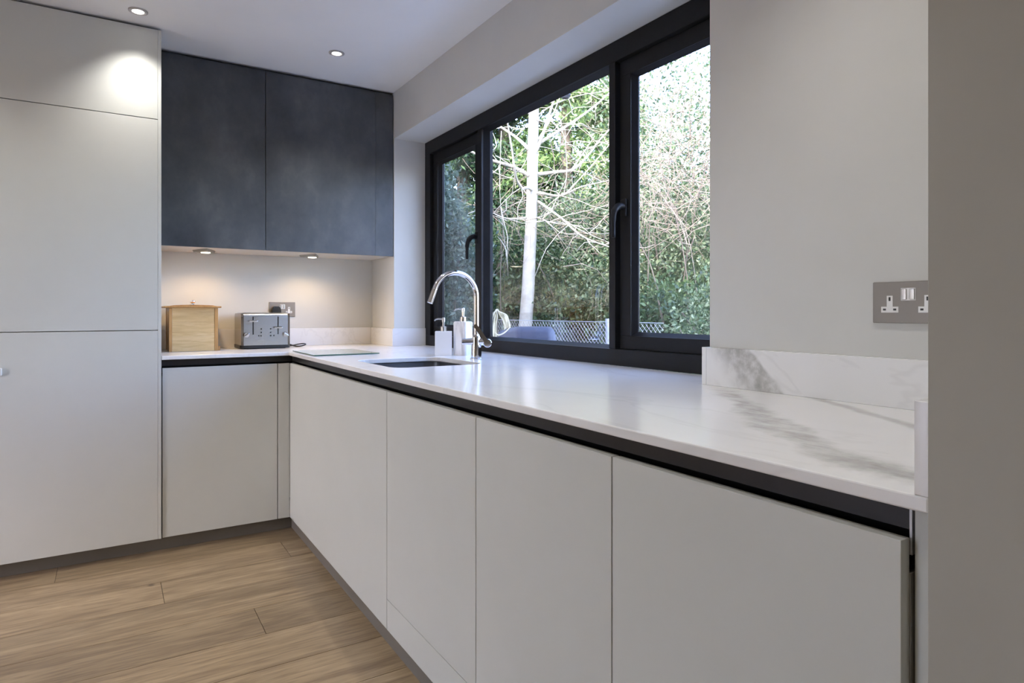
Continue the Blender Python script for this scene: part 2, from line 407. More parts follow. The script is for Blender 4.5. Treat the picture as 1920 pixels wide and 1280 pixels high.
ub((XU, XW - .001, YR + .001, YB - .001, ZW, ZUS), 'short white stone upstand in the back corner under the dark wall cabinet')
ub((XU, XR - .001, YR - .0155, YR - .0005, ZW, ZUS), 'short white stone upstand across the far window reveal left of the soap dispensers')
ub((XU, XW - .0005, YN + .017, YR2, ZW, ZUS), 'grey-veined marble upstand below the right-hand wall socket')
ub((XU, XR - .001, YR2 + .0005, YR2 + .0155, ZW, ZUS), 'end of the stone upstand turning into the near window reveal')
ub((XF + .0005, XU - .001, YN + .001, YN + .016, ZW, ZUS), 'stone upstand at the right-hand end of the worktop, seen end-on')

# handle rails under the worktop
def rail_profile(a):   # offset from the door face
    return [(a + .020, ZB - .0005), (a + .026, ZB - .0005), (a + .027, ZB - .029), (a + .044, ZB - .040), (a + .050, ZB - .046), (a + .050, ZB - .076), (a + .022, ZB - .076), (a + .022, ZB - .071), (a + .044, ZB - .071), (a + .044, ZB - .046), (a + .040, ZB - .042), (a + .0215, ZB - .030)]
rr = thing('handle_rail', 'long black recessed handle rail below the worktop under the window', 'handle rail', (XD + .03, 1.8, ZB - .076))
bm = bmesh.new(); prism(bm, rail_profile(XD), .3792, YD + .018, 'Y'); fin('channel', bm, M['rail'], rr)
box('end_cap', M['railcap'], (XD + .0195, XD + .05, .3762, .379, ZB - .058, ZB - .001), rr)
rl = thing('handle_rail', 'short black recessed handle rail below the worktop beside the tall cabinet', 'handle rail', (.45, YD + .03, ZB - .076))
bm = bmesh.new(); prism(bm, [(a, b) for a, b in rail_profile(YD)], XTR + .003, XD + .018, 'X'); fin('channel', bm, M['rail'], rl)
box('joint_cap', M['railcap'], (XD + .0185, XD + .0205, YD + .0185, YD + .0205, ZB - .05, ZB - .001), rl)

G = .0015
def base_right(label, y0, y1, kind='door'):
    t = thing('base_cabinet' if kind != 'dishwasher' else 'integrated_dishwasher', label, 'cabinet' if kind != 'dishwasher' else 'dishwasher', (XD, (y0 + y1) / 2, ZDB))
    x0, x1, p = XD + .0195, XW - .004, .016
    z1 = ZB - .079
    boxes('carcass', M['carcass'], [(x0, x1, y0 + .0008, y0 + p, ZDB, z1), (x0, x1, y1 - p, y1 - .0008, ZDB, z1), (x0, x1, y0 + p, y1 - p, ZDB, ZDB + p), (x1 - p, x1, y0 + p, y1 - p, ZDB + p, z1)], t)
    if kind == 'dishwasher':
        box('door', M['front'], (XD, XD + .019, y0 + G, y1 - G, ZS + .001, ZDT), t, bev=.0012)
        box('lower_panel', M['front'], (XD, XD + .019, y0 + G, y1 - G, ZDB, ZS - .001), t, bev=.0012)
    else: box('door', M['front'], (XD, XD + .019, y0 + G, y1 - G, ZDB, ZDT), t, bev=.0012)
    return t
base_right('wide pale grey base cabinet in the corner under the sink', 1.9662, YD - .002)
base_right('integrated dishwasher with pale grey front and separate low panel, right of the sink cabinet', 1.3689, 1.9662, 'dishwasher')
base_right('pale grey handleless base cabinet between the dishwasher and the end cabinet', .8685, 1.3689)
base_right('pale grey handleless base cabinet nearest the brown-grey wall end', .377, .8685)
box('filler_strip', M['front'], (XD + .0205, XD + .042, YN + .001, .3735, ZDB, ZB - .0008))
tag(bpy.data.objects['filler_strip'], 'narrow set-back pale filler strip between end cabinet and wall end', 'filler strip')
t = thing('base_cabinet', 'pale grey handleless base cabinet below the toaster and bread bin', 'cabinet', (.44, YD, ZDB))
p = .016; z1 = ZB - .079; y0, y1 = YD + .0195, YB - .004
boxes('carcass', M['carcass'], [(XTR + .004, XTR + .02, y0, y1, ZDB, z1), (.6753, .691, y0, y1, ZDB, z1), (XTR + .02, .6753, y0, y1, ZDB, ZDB + p), (XTR + .02, .6753, y1 - p, y1, ZDB + p, z1)], t)
box('door', M['front'], (XTR + .005, .6893, YD, YD + .019, ZDB, ZDT), t, bev=.0012)
box('corner_filler', M['front'], (.6925, XD - .0005, YD, YD + .019, ZDB, ZDT), t, bev=.0008)
tag(box('plinth', M['plinth'], (-1.02, XP + .016, YP, YP + .015, 0, ZDB - .001)), 'taupe plinth under the tall and corner cabinets', 'plinth')
tag(box('plinth', M['plinth'], (XP, XP + .015, YN + .002, YP - .001, 0, ZDB - .001)), 'taupe plinth under the long run of cabinets below the window', 'plinth')

# tall units
def tall(label, x0, x1, catch):
    t = thing('tall_cabinet', label, 'cabinet', ((x0 + x1) / 2, YT, ZDB))
    boxes('carcass', M['carcass'], [(x0 + .001, x0 + .018, YT + .0195, YB - .002, ZDB, ZTT), (x0 + .018, x1 - .014, YT + .0195, YB - .002, ZDB, ZDB + .018), (x0 + .018, x1 - .014, YT + .0195, YB - .002, ZTT - .018, ZTT), (x0 + .018, x1 - .014, YB - .02, YB - .002, ZDB + .018, ZTT - .018)], t)
    box('side_panel', M['front'], (x1 - .0135, x1, YT, YB - .002, ZDB, ZTT), t, bev=.0008)
    for a, b in ((ZDB, ZS2 - G), (ZS2 + G, ZS1 - G), (ZS1 + G, ZTT)):
        dr = box('door', M['front'], (x0 + G, x1 - .014, YT, YT + .019, a, b), t, bev=.0012)
        if catch and a == ZDB:
            tag(box('catch', M['whiteplastic'], (-.412, -.3805, YT - .012, YT - .0002, .833, .865), dr, bev=.004, seg=3), 'small white catch')
    box('top_filler', M['gap_shade'], (x0 + .001, x1 - .001, YT + .03, YT + .048, ZTT, ZC - .0005), t)  # near-black colour stands in for the shade above the doors
    return t
tall('tall pale grey cabinet with three stacked handleless doors left of the dark wall cabinets', -.4145, XTR, True)
tall('further tall pale grey cabinet beyond the left edge of the picture', -1.0175, -.4165, False)

# wall units
def wallcab(label, x0, x1, dx1):
    t = thing('wall_cabinet', label, 'cabinet', ((x0 + x1) / 2, YU, ZUB))
    y0 = YU + .0195; y1 = YB - .001
    boxes('carcass', M['dark'], [(x0 + .0005, x0 + .018, y0, y1, ZUB + .018, ZUT), (x1 - .018, x1 - .0005, y0, y1, ZUB + .018, ZUT), (x0 + .018, x1 - .018, y0, y1, ZUT - .018, ZUT), (x0 + .018, x1 - .018, y1 - .01, y1, ZUB + .018, ZUT - .018)], t)
    box('underside', M['under'], (x0 + .0005, x1 - .0005, y0, y1, ZUB + .001, ZUB + .0178), t)
    box('door', M['dark'], (x0 + G, dx1 - G, YU, YU + .019, ZUB, ZUT), t, bev=.0012)
    box('top_filler', M['dark'], (x0 + .0005, x1 - .0005, YU + .03, YU + .048, ZUT, ZC - .0005), t)
    return t
wallcab('dark concrete-effect wall cabinet beside the tall pale cabinet', XTR + .001, .6811, .6811)
t = wallcab('dark concrete-effect wall cabinet in the corner by the window', .6811, XW - .004, 1.283)
box('filler_panel', M['dark'], (1.2832, XW - .004, YU + .003, YU + .019, ZUB, ZUT), t)

# under-cabinet lamps: wedge body with a round lens, real lamp below
def wedge_lamp(x, y, label):
    t = thing('under_cabinet_lamp', label, 'lamp', (x, y, ZUB - .016), group='wedge lamps under the wall cabinets')
    bm = bmesh.new()
    A = [(-.055, .10), (.055, .10), (.0, -.045)]
    top = [bm.verts.new((x + a, y + b, ZUB + .0008)) for a, b in A]; bot = [bm.verts.new((x + a * .9, y + b * .9 + .004, ZUB - .012 - (.004 if b < 0 else 0))) for a, b in A]
    bm.faces.new(top); bm.faces.new(bot[::-1])
    for i in range(3): bm.faces.new((top[i], bot[i], bot[(i + 1) % 3], top[(i + 1) % 3]))
    fin('body', bm, M['steel'], t)
    bm = bmesh.new(); lathe(bm, [(.022, -.004), (.022, 0)], (x, y + .03, ZUB - .0135), 24); fin('lens', bm, M['warmlamp'], t)
    l = bpy.data.lights.new('lamp_light', 'SPOT'); l.energy = UCL_W; l.color = WARM_C; l.spot_size = math.radians(150); l.spot_blend = .6; l.shadow_soft_size = .02
    o = bpy.data.objects.new('lamp_light', l); C.objects.link(o); o.parent = t; o.location = (0, .03, -.008)
wedge_lamp(.41, 3.645, 'lit wedge lamp under the wall cabinet, above the bread bin')
wedge_lamp(.96, 3.655, 'lit wedge lamp under the wall cabinet, right of the wall socket')

# ceiling downlights
def downlight(x, y, label, group='ceiling downlights'):
    t = thing('downlight', label, 'downlight', (x, y, ZC - .008), group=group)
    bm = bmesh.new(); n = 36
    pr = [(.0225, -.0005), (.0225, -.004), (.030, -.007), (.0375, -.0035), (.0375, -.0003)]
    rings = [[bm.verts.new((x + r * math.cos(2 * PI * i / n), y + r * math.sin(2 * PI * i / n), ZC + h)) for i in range(n)] for r, h in pr]
    for a, b in zip(rings, rings[1:] + rings[:1]):
        for i in range(n): bm.faces.new((a[i], a[(i + 1) % n], b[(i + 1) % n], b[i]))
    fin('ring', bm, M['ringgrey'], t, smooth=True)
    bm = bmesh.new(); lathe(bm, [(.0222, -.004), (.0222, -.0008)], (x, y, ZC), 28); fin('lens', bm, M['lamp'], t)
    l = bpy.data.lights.new('downlight_light', 'SPOT'); l.energy = DOWN_W; l.color = LAMP_C; l.spot_size = math.radians(103); l.spot_blend = 1.0; l.shadow_soft_size = .025
    o = bpy.data.objects.new('downlight_light', l); C.objects.link(o); o.parent = t; o.location = (0, 0, -.004)
downlight(.091, 3.157, 'lit round ceiling downlight in front of the tall pale cabinet')
downlight(.940, 3.150, 'lit round ceiling downlight in front of the dark wall cabinets')
for x in (.94, .091, -.76, -1.61, -2.46):  # unseen downlights, added to lift the light level of the room
    for y in (3.15, 1.95, .75, -.6, -2.0):
        if y == 3.15 and x > -.5: continue
        if x == .94 and y < 0: continue
        nth = ('first', 'second', 'third', 'fourth', 'fifth')
        downlight(x, y, 'added ceiling downlight outside the picture, %s row from the back wall, %s from the window wall' % (nth[(3.15, 1.95, .75, -.6, -2.0).index(y)], nth[(.94, .091, -.76, -1.61, -2.46).index(x)]))

# ================================================================== SINK AND TAP
sk_ = thing('sink', 'dark grey undermounted sink bowl set into the worktop', 'sink', (1.035, 2.375, .70))
bm = bmesh.new(); rings = []
for (d, z, r) in ((-.022, ZB - .0005, .07), (.006, ZB - .0005, .06), (.002, ZB - .003, .063), (.010, ZB - .15, .06), (.05, ZB - .170, .05)):
    rings.append([bm.verts.new((x, y, z)) for x, y in rrect(.848 + d, 1.222 - d, 2.148 + d, 2.602 - d, r)])
for a, b in zip(rings, rings[1:]):
    n = len(a)
    for i in range(n): bm.faces.new((a[i], a[(i + 1) % n], b[(i + 1) % n], b[i]))
bm.faces.new(rings[-1])
bw = fin('bowl', bm, M['sink'], sk_, smooth=40)
bm = bmesh.new(); lathe(bm, [(.045, 0), (.045, .004), (.03, .005), (.028, .002)], (1.035, 2.375, ZB - .1695), 24); fin('drain', bm, M['steel'], sk_, smooth=40)

TX, TY = 1.3075, 2.385
tp = thing('mixer_tap', 'chrome swan-neck mixer tap with side lever behind the sink', 'tap', (TX, TY, ZW))
bm = bmesh.new(); lathe(bm, [(.026, 0), (.026, .004), (.0225, .006), (.0215, .055), (.0185, .072), (.0185, .09), (.015, .098), (.0125, .104)], (TX, TY, ZW), 32); fin('body', bm, M['chrome'], tp, smooth=40)
arc = [(TX, TY, ZW + .095), (TX, TY, 1.10)]
ca, ra = (TX - .0985, 1.155), .0985
for i in range(0, 25):
    a = PI * .90 * i / 24; arc.append((ca[0] + ra * math.cos(a), TY, ca[1] + ra * math.sin(a)))
bm = bmesh.new(); tube(bm, arc, [.0112] * 2 + [.0112] * 25, 18)
sp = fin('spout', bm, M['chrome'], tp, smooth=40)
e = Vector(arc[-1]); dv = (Vector(arc[-1]) - Vector(arc[-2])).normalized()
bm = bmesh.new(); tube(bm, [e - dv * .001, e + dv * .001, e + dv * .003, e + dv * .062], [.0112, .0112, .0118, .0120], 18); fin('spout_head', bm, M['chrome'], sp, smooth=40)
bd = Vector((.86, -.51, 0)); zc = .9655; c0 = Vector((TX, TY, zc))
bm = bmesh.new(); tube(bm, [c0 - bd * .062, c0 - bd * .060, c0 - bd * .03, c0 + bd * .03, c0 + bd * .046], [.008, .0125, .0145, .0165, .0165], 20); fin('cross_bar', bm, M['chrome'], tp, smooth=40)
hub = c0 + bd * .048 + Vector((0, 0, -.006)); fwd = Vector((-.51, -.86, 0))
bm = bmesh.new(); tube(bm, [hub - fwd * .016, hub + fwd * .014, hub + fwd * .017], [.0185, .0185, .016], 24)
lv = fin('lever_hub', bm, M['chrome'], tp, smooth=40)
bm = bmesh.new(); d1 = (-bd * .049 + Vector((0, 0, .072))); L = d1.length; d1.normalize(); sd_ = d1.cross(fwd).normalized()
o0 = hub + fwd * .0175
poly = [(math.cos(a) * .0085, math.sin(a) * .0085) for a in [PI / 2 + PI * i / 8 for i in range(9)]] + [(L + math.cos(a) * .0085, math.sin(a) * .0085) for a in [-PI / 2 + PI * i / 8 for i in range(9)]]
A = [bm.verts.new(o0 + d1 * a + sd_ * b) for a, b in poly]; B = [bm.verts.new(o0 + d1 * a + sd_ * b + fwd * .007) for a, b in poly]
bm.faces.new(A[::-1]); bm.faces.new(B)
for i in range(len(A)): bm.faces.new((A[i], A[(i + 1) % len(A)], B[(i + 1) % len(A)], B[i]))
fin('lever', bm, M['chrome'], tp, smooth=40)

# ================================================================== THINGS ON THE WORKTOP
def dispenser(label, loc, rz, w, h, bev, mat, collar_h, nz):
    t = thing('soap_dispenser', label, 'soap dispenser', (loc[0], loc[1], ZW), rz)
    bm = bmesh.new(); bx(bm, -w / 2, w / 2, -w / 2, w / 2, 0, h)
    es = [e for e in bm.edges if abs(e.verts[0].co.z - e.verts[1].co.z) > .01 or e.verts[0].co.z > .01]
    bmesh.ops.bevel(bm, geom=es, offset=bev, segments=4, affect='EDGES', profile=.5)
    fin('bottle', bm, mat, t, local=True, smooth=50)
    bm = bmesh.new(); lathe(bm, [(.0145, h - .001), (.0145, h + collar_h), (.012, h + collar_h + .002), (.0055, h + collar_h + .003), (.0055, h + collar_h + .022), (.0072, h + collar_h + .023), (.0072, h + collar_h + .040), (.005, h + collar_h + .043)], n=22)
    pu = fin('pump', bm, M['steel'] if bev < .006 else M['chrome'], t, local=True, smooth=40)
    zz = h + collar_h + .036; d = Vector((nz[0], nz[1], 0))
    bm = bmesh.new(); tube(bm, smooth_path([d * .004 + Vector((0, 0, zz)), d * .022 + Vector((0, 0, zz + .001)), d * .036 + Vector((0, 0, zz - .002)), d * .041 + Vector((0, 0, zz - .009))], 4), .0036, 10)
    fin('nozzle', bm, M['chrome'], t, local=True, smooth=40)
    bpy.data.objects[pu.name].parent = t
def rotdir(rz, d):   # world direction into local frame
    c, s = math.cos(-rz), math.sin(-rz); return (c * d[0] - s * d[1], s * d[0] + c * d[1])
ld = (-.888, .46)
dispenser('short square plain white soap dispenser with steel pump, left of the taller one', (1.294, 2.674), math.radians(-27), .0765, .1105, .002, M['ceramic'], .020, rotdir(math.radians(-27), ld))
dispenser('tall rounded marbled soap dispenser with chrome pump beside the tap', (1.3715, 2.6285), math.radians(31.6), .069, .156, .009, M['bottle_marble'], .020, rotdir(math.radians(31.6), ld))

t = thing('chopping_board', 'thin rectangular glass chopping board lying flat in the worktop corner', 'chopping board', (.921, 3.12, ZW))
box('sheet', M['glassboard'], (.768, 1.074, 2.916, 3.318, ZW + .0015, ZW + .0055), t, bev=.0006)
boxes('edge', M['glassedge'], [(.7675, 1.0745, 2.9155, 2.916, ZW + .0015, ZW + .0055), (.7675, .768, 2.9155, 3.3185, ZW + .0015, ZW + .0055)], t)
for x in (.80, 1.04):
    for y in (2.95, 3.28): box('foot', M['blackplastic'], (x - .006, x + .006, y - .006, y + .006, ZW, ZW + .0014), t)

# toaster
TXa, TXb, TYa, TYb, TZ0, TZ1 = .578, .829, 3.645, 3.868, ZW + .020, 1.0865
to = thing('toaster', 'four-slot brushed steel toaster with two levers and two dials beside the bread bin', 'toaster', ((TXa + TXb) / 2, (TYa + TYb) / 2, ZW))
bm = bmesh.new(); prism(bm, rrect(TXa - .004, TXb + .004, TYa + .006, TYb, .02), ZW + .004, TZ0); fin('base', bm, M['blackplastic'], to)
for x in (TXa + .03, TXb - .03):
    for y in (TYa + .04, TYb - .03): box('foot', M['blackplastic'], (x - .012, x + .012, y - .012, y + .012, ZW, ZW + .004), to)
# body: rounded-top shell as a profile in (y,z) swept along x, sides slightly inset
def rtop(y0, y1, z0, z1, r, n=7):
    out = [(y0, z0), (y1, z0)]
    for cy, a0 in ((y1 - r, 0), (y0 + r, PI / 2)):
        for i in range(n + 1):
            a = a0 + PI / 2 * i / n; out.append((cy + r * math.cos(a), z1 - r + r * math.sin(a)))
    return out
bm = bmesh.new(); prism(bm, rtop(TYa, TYb, TZ0, TZ1, .022), TXa + .012, TXb - .012, 'X'); body = fin('body', bm, M['toastfront'], to, smooth=40)
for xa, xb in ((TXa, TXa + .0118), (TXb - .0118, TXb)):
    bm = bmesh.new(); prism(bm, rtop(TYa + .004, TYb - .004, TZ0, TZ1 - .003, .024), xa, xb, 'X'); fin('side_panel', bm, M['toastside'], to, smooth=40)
for i, y in enumerate((TYa + .045, TYa + .085, TYa + .135, TYa + .175)): box('slot', M['blackplastic'], (TXa + .035, TXb - .035, y - .012, y + .012, TZ1 - .001, TZ1 + .0006), body)
wx = lambda px: TXa + (px - 452) / 91 * (TXb - TXa)
wz = lambda py: TZ1 - (py - 587) / 66 * (TZ1 - ZW)
for px, py in ((473.5, 602), (520, 614)):
    box('lever_slot', M['blackplastic'], (wx(px) - .0030, wx(px) + .0030, TYa - .0012, TYa + .001, wz(626.5), wz(594)), body)
    lvv = box('lever', M['chrome'], (wx(px) - .024, wx(px) + .020, TYa - .026, TYa - .006, wz(py) - .0045, wz(py) + .0045), to, bev=.003)
    box('lever_stem', M['blackplastic'], (wx(px) - .003, wx(px) + .003, TYa - .007, TYa - .0005, wz(py) - .003, wz(py) + .003), lvv)
for px in (461, 534):
    bm = bmesh.new(); lathe(bm, [(.0135, 0), (.0135, -.012), (.012, -.014)], (wx(px), TYa - .0003, wz(627)), 22, 'Y'); dl = fin('dial', bm, M['chrome'], to, smooth=40)
    bm = bmesh.new(); bx(bm, -.004, .004, -.022, -.013, -.014, .014, bev=.002); bmesh.ops.rotate(bm, verts=bm.verts, cent=(0, 0, 0), matrix=Matrix.Rotation(math.radians(-55 if px > 500 else 55), 3, 'Y')); bmesh.ops.translate(bm, verts=bm.verts, vec=(wx(px), TYa, wz(627))); fin('dial_grip', bm, M['chrome'], dl, smooth=40)
for px, py in ((484, 629), (488, 629), (488.5, 623), (488.5, 616.5), (506, 629), (512, 629), (506, 623), (506, 616.5)):
    bm = bmesh.new(); lathe(bm, [(.0032, 0), (.0032, -.0018)], (wx(px), TYa, wz(py)), 10, 'Y'); fin('button', bm, M['blackplastic'], to)
box('badge', M['chrome'], (wx(481), wx(495), TYa - .0012, TYa + .0005, wz(637) - .0015, wz(637) + .0015), to)
bm = bmesh.new()
tube(bm, smooth_path([(TXb - .01, 3.80, ZW + .012), (.850, 3.79, ZW + .016), (.885, 3.77, ZW + .0045), (.915, 3.765, ZW + .004), (.948, 3.79, ZW + .010), (.952, 3.83, ZW + .014), (.925, 3.845, ZW + .011), (.885, 3.84, ZW + .005), (.86, 3.86, ZW + .006), (.855, 3.88, ZW + .02)], 5), .0036, 8)
tag(fin('cord', bm, M['blackplastic'], to, smooth=True), 'black looped mains cord')

# bread bin
bb = thing('bread_bin', 'pale wooden bread bin with overhanging lid and metal knob by the tall cabinet', 'bread bin', (.348, 3.71, ZW))
BX0, BX1, BY0, BY1, BZ1 = .2365, .460, 3.60, 3.835, 1.112
for k in range(3):
    z0 = ZW + .001 + k * (BZ1 - ZW - .001) / 3; box('front_board', M['pine'], (BX0 + .014, BX1 - .017, BY0 + .003, BY0 + .015, z0, z0 + (BZ1 - ZW - .001) / 3 - .0004), bb)
for x0, x1 in ((BX0, BX0 + .0135), (BX1 - .0165, BX1)): box('corner_post', M['pine_dark'], (x0, x1, BY0, BY0 + .0165, ZW, BZ1 - .0005), bb, bev=.002)
box('side_panel', M['pine_dark'], (BX0 + .002, BX0 + .012, BY0 + .017, BY1 - .012, ZW, BZ1 - .0005), bb); box('side_panel', M['pine_dark'], (BX1 - .012, BX1 - .002, BY0 + .017, BY1 - .012, ZW, BZ1 - .0005), bb)
box('back_panel', M['pine'], (BX0 + .0, BX1 - .0, BY1 - .0115, BY1, ZW, BZ1 - .0005), bb)
box('side_foot', M['pine_dark'], (BX1 + .0003, BX1 + .012, BY0 + .012, BY1 - .02, ZW, ZW + .022), bb, bev=.002)
lid = box('lid', M['pine_dark'], (BX0 - .021, BX1 + .015, BY0 - .012, BY1 + .008, BZ1, BZ1 + .0085), bb, bev=.003)
bm = bmesh.new(); pts = []
for i in range(13):
    u = i / 12; pts.append((BX0 + .004 + u * (BX1 - BX0 - .01), BZ1 +   .0087 + .0065 * math.sin(PI * u) ** .35))
prism(bm, [(BX0 + .004, BZ1 + .0086)] + pts[1:-1] + [(BX1 - .006, BZ1 + .0086)], BY0 + .004, BY1 - .02, 'Y'); fin('lid_crown', bm, M['pine_dark'], lid, smooth=30)
bm = bmesh.new(); kz = BZ1 + .0150; lathe(bm, [(.008, 0), (.006, .004), (.0055, .008), (.011, .012), (.013, .018), (.011, .023), (.004, .0245)], (.352, 3.70, kz), 22); fin('knob', bm, M['chrome'], bb, smooth=40)

# sockets
def socket(axis, label, u0, z0, face, sgn):
    """UK double socket; u runs along the wall; sgn: outward direction sign on the wall normal; plate 146 x 86"""
    t = thing('wall_socket', label, 'socket', (u0 + .073, face, z0) if axis == 'Y' else (face, u0 + .073, z0))
    def pl(name, mat, a0, a1, b0, b1, d0, d1, par=t, bev=0):
        lo, hi = sorted((face + sgn * d0, face + sgn * d1))
        dd = (u0 + a0, u0 + a1, lo, hi, z0 + b0, z0 + b1) if axis == 'Y' else (lo, hi, u0 + a0, u0 + a1, z0 + b0, z0 + b1)
        return box(name, mat, dd, par, bev=bev)
    pl('plate', M['socket'], 0, .146, 0, .0865, .0005, .006, bev=.0018)
    mir = (axis == 'X')
    for k in (0, 1):
        c = .036 if k == 0 else .110
        o = pl('outlet', M['whiteplastic'], c - .0175, c + .0175, .022, .0345, .0061, .0068)
        pl('outlet_neck', M['whiteplastic'], c - .006, c + .006, .0345, .0575, .0061, .0068, o)
        pl('earth_slot', M['blackplastic'], c - .002, c + .002, .0465, .0545, .0069, .0072, o)
        for s in (-1, 1): pl('pin_slot', M['blackplastic'], c + s * .0105 - .003, c + s * .0105 + .003, .0265, .0305, .0069, .0072, o)
    sw = pl('switch_surround', M['whiteplastic'], .0585, .0875, .047, .073, .0061, .0066)
    for a in (.0600, .0760): pl('switch', M['steel'], a, a + .010, .049, .071, .0067, .0095, sw, bev=.0012)
    return t
socket('Y', 'steel double wall socket above the back worktop behind the toaster', .7715, 1.0620, YB, -1)
socket('X', 'steel double wall socket on the window wall above the right-hand upstand', .7599 - .146, 1.0680, XW, -1)
pg = thing('plug', 'black mains plug in the left outlet of the socket behind the toaster', 'plug', (.8075, YB - .02, 1.083))
bm = bmesh.new(); prism(bm, [(.783, 1.083), (.832, 1.083), (.832, 1.105), (.824, 1.123), (.791, 1.123), (.783, 1.105)], YB - .036, YB - .0075, 'Y'); bmesh.ops.bevel(bm, geom=list(bm.edges), offset=.004, segments=2, affect='EDGES'); fin('plug_body', bm, M['blackplastic'], pg, smooth=40)

# ================================================================== GARDEN
GZ = -.02
M['soil'] = mottled('garden_soil', (.06, .045, .03), (.12, .10, .06), 6, .95)
S(box('ground', M['soil'], (WT + .001, 40, -20, 45, GZ - .2, GZ)))
S(box('path', M['paving'], (WT + .001, 3.3, YBK - .1, 8.2, GZ + .0005, GZ + .03)))  # unseen pale strip added to bounce daylight up to the window soffit
def leafmat(name, c1, c2, c3, rough=.45, trans=.35):
    t = MT(name); g = t.n('NewGeometry'); col = t.ramp(g.outputs['Random Per Island'], [(0., c1), (.55, c2), (1., c3)])
    t.col(col); t.set(Roughness=rough); tl = t.n('BsdfTranslucent'); mx = t.n('MixShader'); mx.inputs[0].default_value = trans
    t.l(col, tl.inputs[0]); t.l(t.p.outputs[0], mx.inputs[1]); t.l(tl.outputs[0], mx.inputs[2]); t.l(mx.outputs[0], t.out.inputs[0]); return t.m
M['laurel'] = leafmat('laurel_leaf', (.018, .045, .02), (.055, .11, .04), (.15, .22, .08))
M['ivy'] = leafmat('ivy_leaf', (.03, .06, .03), (.12, .19, .075), (.40, .45, .25))
M['conifer'] = leafmat('conifer_spray', (.012, .035, .016), (.035, .085, .03), (.09, .16, .045), .6, .25)
M['conifer_sunlit'] = leafmat('sunlit_conifer_spray', (.05, .10, .03), (.16, .27, .07), (.38, .48, .18), .6, .3)  # sunlit brightness is put into these paler spray colours
M['greygreen'] = leafmat('grey_green_leaf', (.03, .065, .05), (.085, .14, .10), (.22, .28, .20))
M['bark'] = mottled('pale_smooth_bark', (.38, .35, .27), (.58, .54, .43), 9, .85, .3)
M['bark_dark'] = mottled('dark_bark', (.10, .08, .06), (.18, .15, .11), 12, .9)
M['twig'] = simple('bare_twig', (.34, .27, .195), .8)
def leaves(name, mat, pos, nrm_bias, size, aspect, parent, droop=0.):
    """pos (N,3) array of leaf bases -> folded diamond leaves, one mesh"""
    n = len(pos); d = RNG.normal(size=(n, 3)) + nrm_bias; d[:, 2] -= droop; d /= np.linalg.norm(d, axis=1)[:, None]
    a = RNG.normal(size=(n, 3)); s = np.cross(d, a); s /= np.linalg.norm(s, axis=1)[:, None]; u = np.cross(s, d)
    L = size * RNG.uniform(.6, 1.35, (n, 1)); wd = L * aspect
    V = np.stack([pos, pos + d * L * .45 + s * wd * .5 + u * wd * .12, pos + d * L, pos + d * L * .45 - s * wd * .5 + u * wd * .12], 1).reshape(-1, 3)
    off = np.array(WL[parent.name]); V = V - off
    me = bpy.data.meshes.new(name); me.vertices.add(4 * n); me.vertices.foreach_set('co', V.ravel().astype(np.float32))
    b = np.arange(n)[:, None] * 4; T = np.concatenate([b + [0, 1, 2], b + [0, 2, 3]], 1).reshape(-1)
    me.loops.add(6 * n); me.loops.foreach_set('vertex_index', T.astype(np.int32)); me.polygons.add(2 * n)
    me.polygons.foreach_set('loop_start', np.arange(0, 6 * n, 3, dtype=np.int32)); me.polygons.foreach_set('loop_total', np.full(2 * n, 3, np.int32))
    me.update(calc_edges=True); me.validate(); me.materials.append(mat)
    o = bpy.data.objects.new(name, me); C.objects.link(o); o.parent = parent; WL[o.name] = WL[parent.name]; o['kind'] = 'stuff'
    return o
def blob(n, c, r, clumps=40, cr=.32):
    """points clustered into leafy clumps in an ellipsoid shell"""
    d = RNG.normal(size=(clumps, 3)); d /= np.linalg.norm(d, axis=1)[:, None]; cc = np.array(c) + d * np.array(r) * RNG.uniform(.35, 1, (clumps, 1))
    k = RNG.integers(0, clumps, n); q = RNG.normal(size=(n, 3)) * np.array(r) * cr * .55
    return cc[k] + q
def shrub(label, px, t, top_y, width, n, mat, size, aspect=.5, depth=None, low=0.05, cr=.32, name='garden_shrub', clumps=46):
    g = ray(px, HOR) * t; zt = CAM_H + (HOR - top_y) / F_PX * t
    th = thing(name, label, 'shrub', (g.x, g.y, GZ), group='shrubs beyond the fence')
    zc = (zt + low) / 2; rz = (zt - low) / 2
    P_ = blob(n, (g.x, g.y, zc), (width / 2, (depth or width) / 2, rz), clumps, cr); P_[:, 2] = np.maximum(P_[:, 2], GZ + .03)
    leaves('foliage', mat, P_, np.array([-.25, -.35, .35]), size, aspect, th)
    bm = bmesh.new()
    for k in range(7):
        a = random.uniform(0, 2 * PI); rr_ = random.uniform(.2, .42) * width
        p0 = Vector((g.x + .05 * math.cos(a), g.y + .05 * math.sin(a), GZ)); p1 = Vector((g.x + rr_ * math.cos(a), g.y + rr_ * math.sin(a), zt * random.uniform(.6, .9)))
        mid = (p0 + p1) / 2 + Vector((random.uniform(-.15, .15), random.uniform(-.15, .15), .15)); tube(bm, smooth_path([p0, mid, p1], 4), [.03 - .0028 * i for i in range(9)], 5)
    fin('stems', bm, M['bark_dark'], th, smooth=True); return th
